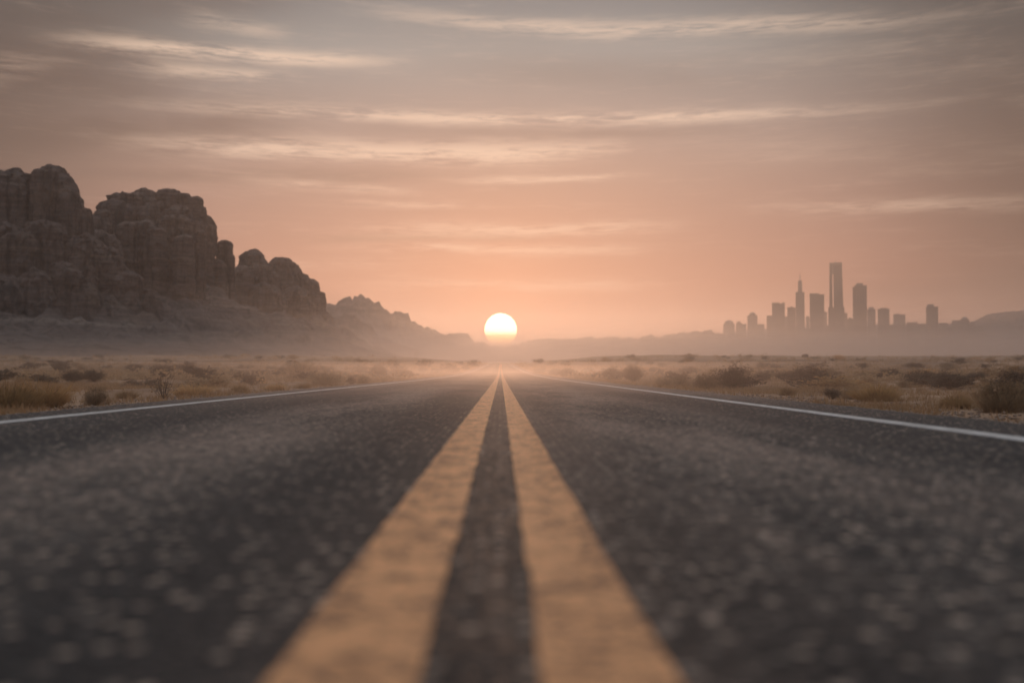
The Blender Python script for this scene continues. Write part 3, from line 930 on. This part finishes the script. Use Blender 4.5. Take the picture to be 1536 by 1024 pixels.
# scattered shrubs farther out: one mesh each, four kinds of shape
FARM = []
for i in range(5):
    rng = np.random.default_rng(300 + i)
    st, lf = branchy(16, 1.0, 1.0, rng, twigs=5, leaves=9, leaf=.055, thick=.012)
    v, f = blades(120, .4, .8, .025, .6, rng)
    if i < 3:
        FARM.append((proto_mesh('far_shrub', (np.concatenate([lf[0], st[0]]), np.concatenate([lf[1], st[1] + len(lf[0])])), M_SAGE), 'dark'))
    else:
        FARM.append((proto_mesh('far_shrub', (np.concatenate([lf[0], v]), np.concatenate([lf[1], f + len(lf[0])])), M_OLIVE if i == 3 else M_GOLD), 'brown'))
nfar = 0
tries = 0
while nfar < 235 and tries < 20000:
    tries += 1
    y = 26 * (400 / 26) ** random.random()
    half = y * .56
    x = random.uniform(-half, half)
    if ROAD_L - .8 < x < ROAD_R + .8:
        continue
    if any((x - a) ** 2 + (y - b_) ** 2 < (r + .5) ** 2 for a, b_, r in occupied):
        continue
    i = random.randrange(5)
    me, tone = FARM[i]
    o = bpy.data.objects.new('desert_shrub', me); COL.objects.link(o)
    w = random.uniform(.5, 1.25) * (1 + .009 * y); h = w * random.uniform(.24, .46)
    o.location = (x, y, float(ground_z(x, y)) - .03 * h)
    o.rotation_euler = (0, 0, random.uniform(0, 6.28)); o.scale = (w, w, h)
    occupied.append((x, y, w / 2))
    side = 'left' if x < 0 else 'right'
    zone = 'the nearer' if y < 75 else ('the middle' if y < 170 else 'the farthest')
    tag(o, 'small %s scrub bush scattered over %s plain %s of the road' % (tone, zone, side), 'shrub', 'small %s scrub over %s plain %s of the road' % (tone, zone, side))
    nfar += 1


# low dry grass between the bushes: nobody could count it
def ground_cover():
    rng = np.random.default_rng(900)
    n = 72000
    y = 3.5 * (240 / 3.5) ** rng.uniform(0, 1, n)
    x = rng.uniform(-1, 1, n) * (y * .60 + 1)
    keep = (x < ROAD_L - .12) | (x > ROAD_R + .12)
    patch = fbm(x / 3.2, y / 4.2, octaves=3, seed=44)
    keep &= rng.uniform(0, 1, n) < np.clip(.40 + patch * .75, .05, 1)
    x, y = x[keep], y[keep]; n = len(x)
    z = ground_z(x, y)
    hh = rng.uniform(.04, .13, n) * (1 + y * .010)
    k = 9
    Vs = []
    for j in range(k):
        a = rng.uniform(0, 2 * pi, n); le = rng.uniform(.2, 1.1, n)
        l = hh * rng.uniform(.6, 1.2, n)
        w = .006 * (1 + y * .035)
        ox = rng.normal(0, .05, n) * (1 + y * .02); oy = rng.normal(0, .05, n) * (1 + y * .02)
        c0 = np.stack([x + ox, y + oy, z - .01], -1)
        s = np.stack([-np.sin(a) * w, np.cos(a) * w * .3, 0 * a], -1)
        tip = c0 + np.stack([np.cos(a) * le * l, np.sin(a) * le * l, l], -1)
        Vs.append(np.stack([c0 - s, c0 + s, tip], 1))
    V = np.concatenate(Vs).reshape(-1, 3)
    o = mesh_obj('dry_grass', V, np.arange(len(V)).reshape(-1, 3), M_STRAW)
    tag(o, 'short straw coloured dry grass over the sandy plain', 'grass', kind='stuff')


def gravel():
    rng = np.random.default_rng(901)
    n = 9500
    y = 2 * (70 / 2) ** rng.uniform(0, 1, n)
    side = rng.uniform(0, 1, n) < .5
    off = rng.exponential(.45, n) + .0
    x = np.where(side, ROAD_L + .04 - off, ROAD_R - .04 + off)
    z = ground_z(x, y)
    r = rng.uniform(.008, .032, n) * (1 + y * .012)
    base = np.array([(1, 0, 0), (0, 1, 0), (-1, 0, 0), (0, -1, 0), (0, 0, .8), (0, 0, -.8)], float)
    fc = np.array([(0, 1, 4), (1, 2, 4), (2, 3, 4), (3, 0, 4), (1, 0, 5), (2, 1, 5), (3, 2, 5), (0, 3, 5)])
    jit = rng.uniform(.6, 1.3, (n, 6, 1))
    a = rng.uniform(0, 2 * pi, n)
    B = base[None] * jit
    X = B[..., 0] * np.cos(a)[:, None] - B[..., 1] * np.sin(a)[:, None]
    Y = B[..., 0] * np.sin(a)[:, None] + B[..., 1] * np.cos(a)[:, None]
    V = np.stack([X, Y, B[..., 2] * .7], -1) * r[:, None, None] + np.stack([x, y, z + r * .3], -1)[:, None]
    Fc = (np.arange(n)[:, None, None] * 6 + fc[None]).reshape(-1, 3)
    o = mesh_obj('gravel', V.reshape(-1, 3), Fc, M_STONE)
    tag(o, 'loose brown gravel strewn along both pavement edges', 'gravel', kind='stuff')


def scrub_carpet():
    rng = np.random.default_rng(905)
    n = 7000
    y = 45 * (430 / 45) ** rng.uniform(0, 1, n)
    x = rng.uniform(-1, 1, n) * y * .62
    keep = ((x < ROAD_L - .6) | (x > ROAD_R + .6)) & (rng.uniform(0, 1, n) < np.clip(.45 + fbm(x / 14, y / 22, octaves=2, seed=46) * .8, .04, 1))
    x, y = x[keep], y[keep]; n = len(x); k = 16
    z = ground_z(x, y); w = rng.uniform(.18, .5, n) * (1 + .008 * y)
    P = rng.normal(0, .4, (n, k, 3)); P[..., 2] = np.abs(P[..., 2]) * .75
    P = P * w[:, None, None] + np.stack([x, y, z], -1)[:, None]
    u = rng.normal(0, 1, (n, k, 3)); u /= np.linalg.norm(u, axis=2)[..., None]
    v = rng.normal(0, 1, (n, k, 3)); v /= np.linalg.norm(v, axis=2)[..., None]
    L = (w * .22)[:, None, None]
    V = np.stack([P - u * L, P + v * L * .5, P + u * L, P - v * L * .5], 2).reshape(-1, 3)
    o = mesh_obj('scrub_cover', V, np.arange(len(V)).reshape(-1, 4), M_OLIVE)
    tag(o, 'low brown scrub carpeting the far plain', 'scrub', kind='stuff')


ground_cover()
scrub_carpet()
gravel()

# ------------------------------------------------------------------ air
def volume_box(name, x0, x1, y0, y1, z0, z1, density, colour, aniso, label):
    b = MB(); b.box(x0, x1, y0, y1, z0, z1)
    m = bpy.data.materials.new(name + '_air'); m.use_nodes = True
    t = NT(m.node_tree); t.n.clear()
    out = t.node('ShaderNodeOutputMaterial'); pv = t.node('ShaderNodeVolumePrincipled')
    pv.inputs['Color'].default_value = (*colour, 1)
    pv.inputs['Density'].default_value = density
    pv.inputs['Anisotropy'].default_value = aniso
    t.l.new(pv.outputs[0], out.inputs['Volume'])
    o = b.build(name, m)
    tag(o, label, 'haze', kind='stuff')
    return o


AIR = (.90, .86, .84)
volume_box('haze', -5300, 5300, -70, 7300, -3, 405, 1.7e-4, AIR, .60, 'thin warm dusty haze over the whole desert')
volume_box('ground_mist', -2600, 2600, 390, 1280, -2.5, 17, 1.3e-3, AIR, .70, 'lowest and densest pale mist at the foot of the cliffs')
volume_box('ground_mist', -2600, 2600, 430, 1290, -2.6, 27, .75e-3, AIR, .70, 'middle layer of pale mist at the foot of the cliffs')
volume_box('ground_mist', -2600, 2600, 470, 1299, -2.7, 44, .35e-3, AIR, .70, 'thin upper layer of pale mist drifting up the cliff base')
volume_box('ground_mist', -3000, 3000, 1300, 5600, -2.5, 58, 6.0e-4, AIR, .70, 'pale low mist bank lying around the feet of the city')
volume_box('ground_mist', -3000, 3000, 1400, 5610, -2.6, 100, 2.2e-4, AIR, .70, 'thin upper mist veiling the lower storeys of the city')

# dust hanging in a thin layer that follows the rise of the plain
yy = np.array(stations(9, 395, 6, 1.06))
up = [(y, float(zprof(y)) + (0.7 + 1.9 * min(1, y / 80)) * float(1 - .93 * sstep(110, 394, y))) for y in yy]; dn = [(y, -1.2) for y in yy]
loop = dn + up[::-1]
n_ = len(loop); b = MB()
b.add([(-900, y, z) for y, z in loop] + [(900, y, z) for y, z in loop],
      [(i, (i + 1) % n_, n_ + (i + 1) % n_, n_ + i) for i in range(n_)] +
      [q for k in range(len(yy) - 1) for q in ((k, n_ - 1 - k, n_ - 2 - k, k + 1), (n_ + k, n_ + k + 1, 2 * n_ - 2 - k, 2 * n_ - 1 - k))])
bm_mat = bpy.data.materials.new('road_dust_air'); bm_mat.use_nodes = True
t = NT(bm_mat.node_tree); t.n.clear()
out = t.node('ShaderNodeOutputMaterial'); pv = t.node('ShaderNodeVolumePrincipled')
pv.inputs['Color'].default_value = (.92, .87, .84, 1); pv.inputs['Density'].default_value = 1.2e-3; pv.inputs['Anisotropy'].default_value = .78
t.l.new(pv.outputs[0], out.inputs['Volume'])
tag(b.build('dust_haze', bm_mat), 'thin dust hanging low over the far stretch of road and plain', 'haze', kind='stuff')

ya = [4, 12, 30, 60, 90, 120]
loop = [(y, -.6) for y in ya] + [(y, float(zroad(y)) + h_) for y, h_ in zip(ya[::-1], (.06, .5, .75, .7, .5, .1))]
n_ = len(loop); b = MB()
b.add([(-9, y, z) for y, z in loop] + [(9, y, z) for y, z in loop],
      [(i, (i + 1) % n_, n_ + (i + 1) % n_, n_ + i) for i in range(n_)] +
      [q for k in range(len(ya) - 1) for q in ((k, n_ - 1 - k, n_ - 2 - k, k + 1), (n_ + k, n_ + k + 1, 2 * n_ - 2 - k, 2 * n_ - 1 - k))])
bm_mat = bpy.data.materials.new('drifting_dust_air'); bm_mat.use_nodes = True
t = NT(bm_mat.node_tree); t.n.clear()
out = t.node('ShaderNodeOutputMaterial'); pv = t.node('ShaderNodeVolumePrincipled')
pv.inputs['Color'].default_value = (.95, .88, .84, 1); pv.inputs['Density'].default_value = .0085; pv.inputs['Anisotropy'].default_value = .80
t.l.new(pv.outputs[0], out.inputs['Volume'])
tag(b.build('dust_drift', bm_mat), 'warm dust drifting just above the asphalt towards the sun', 'haze', kind='stuff')

# ------------------------------------------------------------------ sky and sun
world = bpy.data.worlds.new('World'); scene.world = world
world.use_nodes = True
t = NT(world.node_tree)
bg = t.n['Background']
tc = t.node('ShaderNodeTexCoord')
D = tc.outputs['Generated']
s = t.node('ShaderNodeSeparateXYZ'); t.l.new(D, s.inputs[0])
el = t.math('ARCSINE', s.outputs[2])                        # elevation, radians
az = t.math('ARCTAN2', s.outputs[0], s.outputs[1])          # azimuth from +Y, radians
sun_v = (sin(SUN_AZ) * cos(SUN_EL), cos(SUN_AZ) * cos(SUN_EL), sin(SUN_EL))
dot = t.node('ShaderNodeVectorMath', operation='DOT_PRODUCT'); t.l.new(D, dot.inputs[0]); dot.inputs[1].default_value = sun_v
ang = t.math('ARCCOSINE', t.math('MINIMUM', dot.outputs['Value'], 1.0))

LIN = lambda r, g, b: tuple(((c / 255 + .055) / 1.055) ** 2.4 if c > 10 else c / 255 / 12.92 for c in (r, g, b))
# vertical colour of the dusty air; unseen overhead part brightened to light the ground
e01 = t.math('DIVIDE', el, radians(40), clamp=True)
base = t.ramp(e01, [(0.0, LIN(160, 94, 78)), (.12, LIN(162, 104, 90)), (.28, LIN(162, 134, 124)), (.45, LIN(148, 148, 146)), (.58, LIN(82, 98, 108)), (.72, LIN(186, 191, 199)), (1.0, LIN(211, 219, 229))])
# dimmer away from the sun sideways, plus the warm glow round the sun
side = t.smooth(t.math('ABSOLUTE', az), radians(4), radians(36), 1.0, .58)
base = t.mix(1.0, base, side, 'MULTIPLY')
base = t.mix(1.0, base, t.math('MAXIMUM', t.smooth(ang, radians(18), radians(31), 1.0, .36), t.smooth(el, radians(24), radians(34))), 'MULTIPLY')
glow = t.math('POWER', 2.718, t.math('MULTIPLY', t.math('POWER', t.math('DIVIDE', ang, radians(6.5)), 1.2), -1.0))
base = t.mix(glow, base, (.33, .115, .04), 'ADD')
glow2 = t.math('POWER', 2.718, t.math('MULTIPLY', t.math('DIVIDE', ang, radians(2.0)), -1.0))
base = t.mix(glow2, base, (.30, .075, .015), 'ADD')

# --- cirrus: streaks at fixed bearings and heights, broken up by stretched noise
cv = t.node('ShaderNodeCombineXYZ'); t.l.new(az, cv.inputs[0]); t.l.new(el, cv.inputs[1])
warp = t.noise(t.mapping(cv.outputs[0], (3, 9, 1)), 1.0, 3, .5)
wisp = t.noise(t.mapping(cv.outputs[0], (7, 70, 1), (0, 0, radians(-2))), 1.0, 7, .62, dist=.35)
fib = t.noise(t.mapping(cv.outputs[0], (34, 300, 1), (0, 0, radians(2))), 1.0, 6, .65, dist=.5)
brk = t.noise(t.mapping(cv.outputs[0], (5, 22, 1)), 1.0, 4, .6)
tex = t.math('ADD', t.math('MULTIPLY', wisp, .60), t.math('MULTIPLY', fib, .40))


def azel(px, py):
    d = pix_dir(px, py)
    return atan2(d[0], d[1]), math.asin(d[2])


def streak(x0, y0, x1, y1, thick, amp):
    """elliptical patch between two bearings; returns a 0..amp mask"""
    a0, e0 = azel(x0, y0); a1, e1 = azel(x1, y1)
    L = math.hypot(a1 - a0, e1 - e0) / 2; rot = atan2(e1 - e0, a1 - a0)
    ca, ce = (a0 + a1) / 2, (e0 + e1) / 2
    u = t.math('SUBTRACT', az, ca); v = t.math('SUBTRACT', t.math('ADD', el, t.math('MULTIPLY', t.math('SUBTRACT', warp, .5), .022)), ce)
    p = t.math('ADD', t.math('MULTIPLY', u, cos(rot)), t.math('MULTIPLY', v, sin(rot)))
    q = t.math('SUBTRACT', t.math('MULTIPLY', v, cos(rot)), t.math('MULTIPLY', u, sin(rot)))
    r2 = t.math('ADD', t.math('POWER', t.math('DIVIDE', p, L), 4), t.math('POWER', t.math('DIVIDE', q, thick * .8 / F), 2))
    return t.math('MULTIPLY', t.math('POWER', 2.718, t.math('MULTIPLY', r2, -1.0)), amp)


bright = None
for args in ((600, 26, 1350, 30, 14, .75), (120, 58, 570, 92, 13, 1.1), (210, 95, 450, 118, 12, .7), (280, 26, 430, 50, 12, .45),
             (310, 160, 1260, 164, 12, .95), (255, 218, 920, 226, 18, 1.1), (680, 268, 950, 264, 7, .7), (380, 276, 610, 288, 8, .6), (480, 306, 730, 308, 6, .55),
             (540, 345, 1000, 338, 14, .75), (520, 372, 960, 372, 10, .7), (1150, 316, 1560, 308, 12, .5), (560, 430, 1000, 424, 12, .5), (300, 400, 620, 392, 12, .35),
             (1000, 70, 1700, 88, 30, .10), (960, 215, 1560, 228, 26, .12), (-400, 120, 60, 90, 20, .5), (1560, 150, 2000, 170, 20, .5)):
    m_ = streak(*args)
    bright = m_ if bright is None else t.math('MAXIMUM', bright, m_)
dark = None
for args in ((-260, 90, 260, 120, 85, 1.0), (-200, 200, 420, 185, 46, 1.0), (100, 262, 640, 262, 14, .55), (480, 356, 800, 354, 10, .5), (700, 100, 1300, 108, 36, .3), (560, 196, 1100, 198, 12, .35), (-100, 20, 420, 8, 26, .6), (1150, 440, 1700, 420, 34, .35)):
    m_ = streak(*args)
    dark = m_ if dark is None else t.math('MAXIMUM', dark, m_)
dk = t.math('MULTIPLY', dark, t.smooth(brk, .25, .60, .35, 1.0), clamp=True)
sky = t.mix(t.math('MULTIPLY', dk, .9), base, t.mix(.5, t.mix(1.0, base, (.42, .40, .42), 'MULTIPLY'), (.10, .075, .068)))
br = t.math('MULTIPLY', bright, t.smooth(tex, .37, .57), clamp=True)
lit = t.mix(.62, base, (1.05, .76, .56))
sky = t.mix(t.math('MULTIPLY', br, .92), sky, lit)
gen = t.math('MULTIPLY', t.smooth(tex, .50, .72), t.smooth(el, radians(1), radians(6), 0, .17))
sky = t.mix(gen, sky, lit)

# Nishita dusk sky as the clear air behind the dust
nis = t.node('ShaderNodeTexSky', sky_type='NISHITA', sun_disc=False, sun_elevation=SUN_EL, sun_rotation=SUN_AZ, air_density=1.0, dust_density=4.0, ozone_density=1.0)
nsc = t.mix(1.0, nis.outputs[0], (.006, .006, .006), 'MULTIPLY')
sky = t.mix(1.0, sky, nsc, 'ADD')
# the sun's disc, dimmed and reddened towards its lower limb by the thick air there
disc = t.smooth(ang, radians(.945), radians(.90))
dv = t.math('SUBTRACT', el, SUN_EL)
fade = t.smooth(dv, radians(-.45), radians(.0))
dcol = t.mix(fade, (3.2, 1.9, .5), (8.0, 6.0, 3.8))
dk2 = t.smooth(dv, radians(-1.0), radians(-.40))
sky = t.mix(t.math('MULTIPLY', disc, dk2), sky, t.mix(1.0, sky, dcol, 'ADD'))
t.l.new(sky, bg.inputs['Color'])
bg.inputs['Strength'].default_value = 1.0

sl = bpy.data.lights.new('sun', 'SUN'); sl.energy = 2.5; sl.angle = radians(1.8); sl.color = (1.0, .56, .34)
so = bpy.data.objects.new('sun', sl); COL.objects.link(so)
from mathutils import Vector
so.rotation_euler = Vector(sun_v).to_track_quat('Z', 'Y').to_euler()

# ------------------------------------------------------------------ camera
cam = bpy.data.cameras.new('camera'); co = bpy.data.objects.new('camera', cam); COL.objects.link(co)
cam.sensor_width = 36; cam.lens = 35.0
cam.clip_start = .05; cam.clip_end = 20000
co.location = (0, 0, CAM_H)
co.rotation_euler = (radians(90) + PITCH, 0, -YAW)
cam.dof.use_dof = True
cam.dof.focus_distance = 19.0
cam.dof.aperture_fstop = 35e-3 / .032
scene.camera = co

scene.view_settings.view_transform = 'Standard'
scene.view_settings.look = 'None'
scene.view_settings.exposure = 0
scene.view_settings.gamma = 1
scene.cycles.volume_bounces = 1
scene.cycles.max_bounces = 6
scene.cycles.transparent_max_bounces = 40
scene.cycles.diffuse_bounces = 3
scene.cycles.sample_clamp_indirect = 6
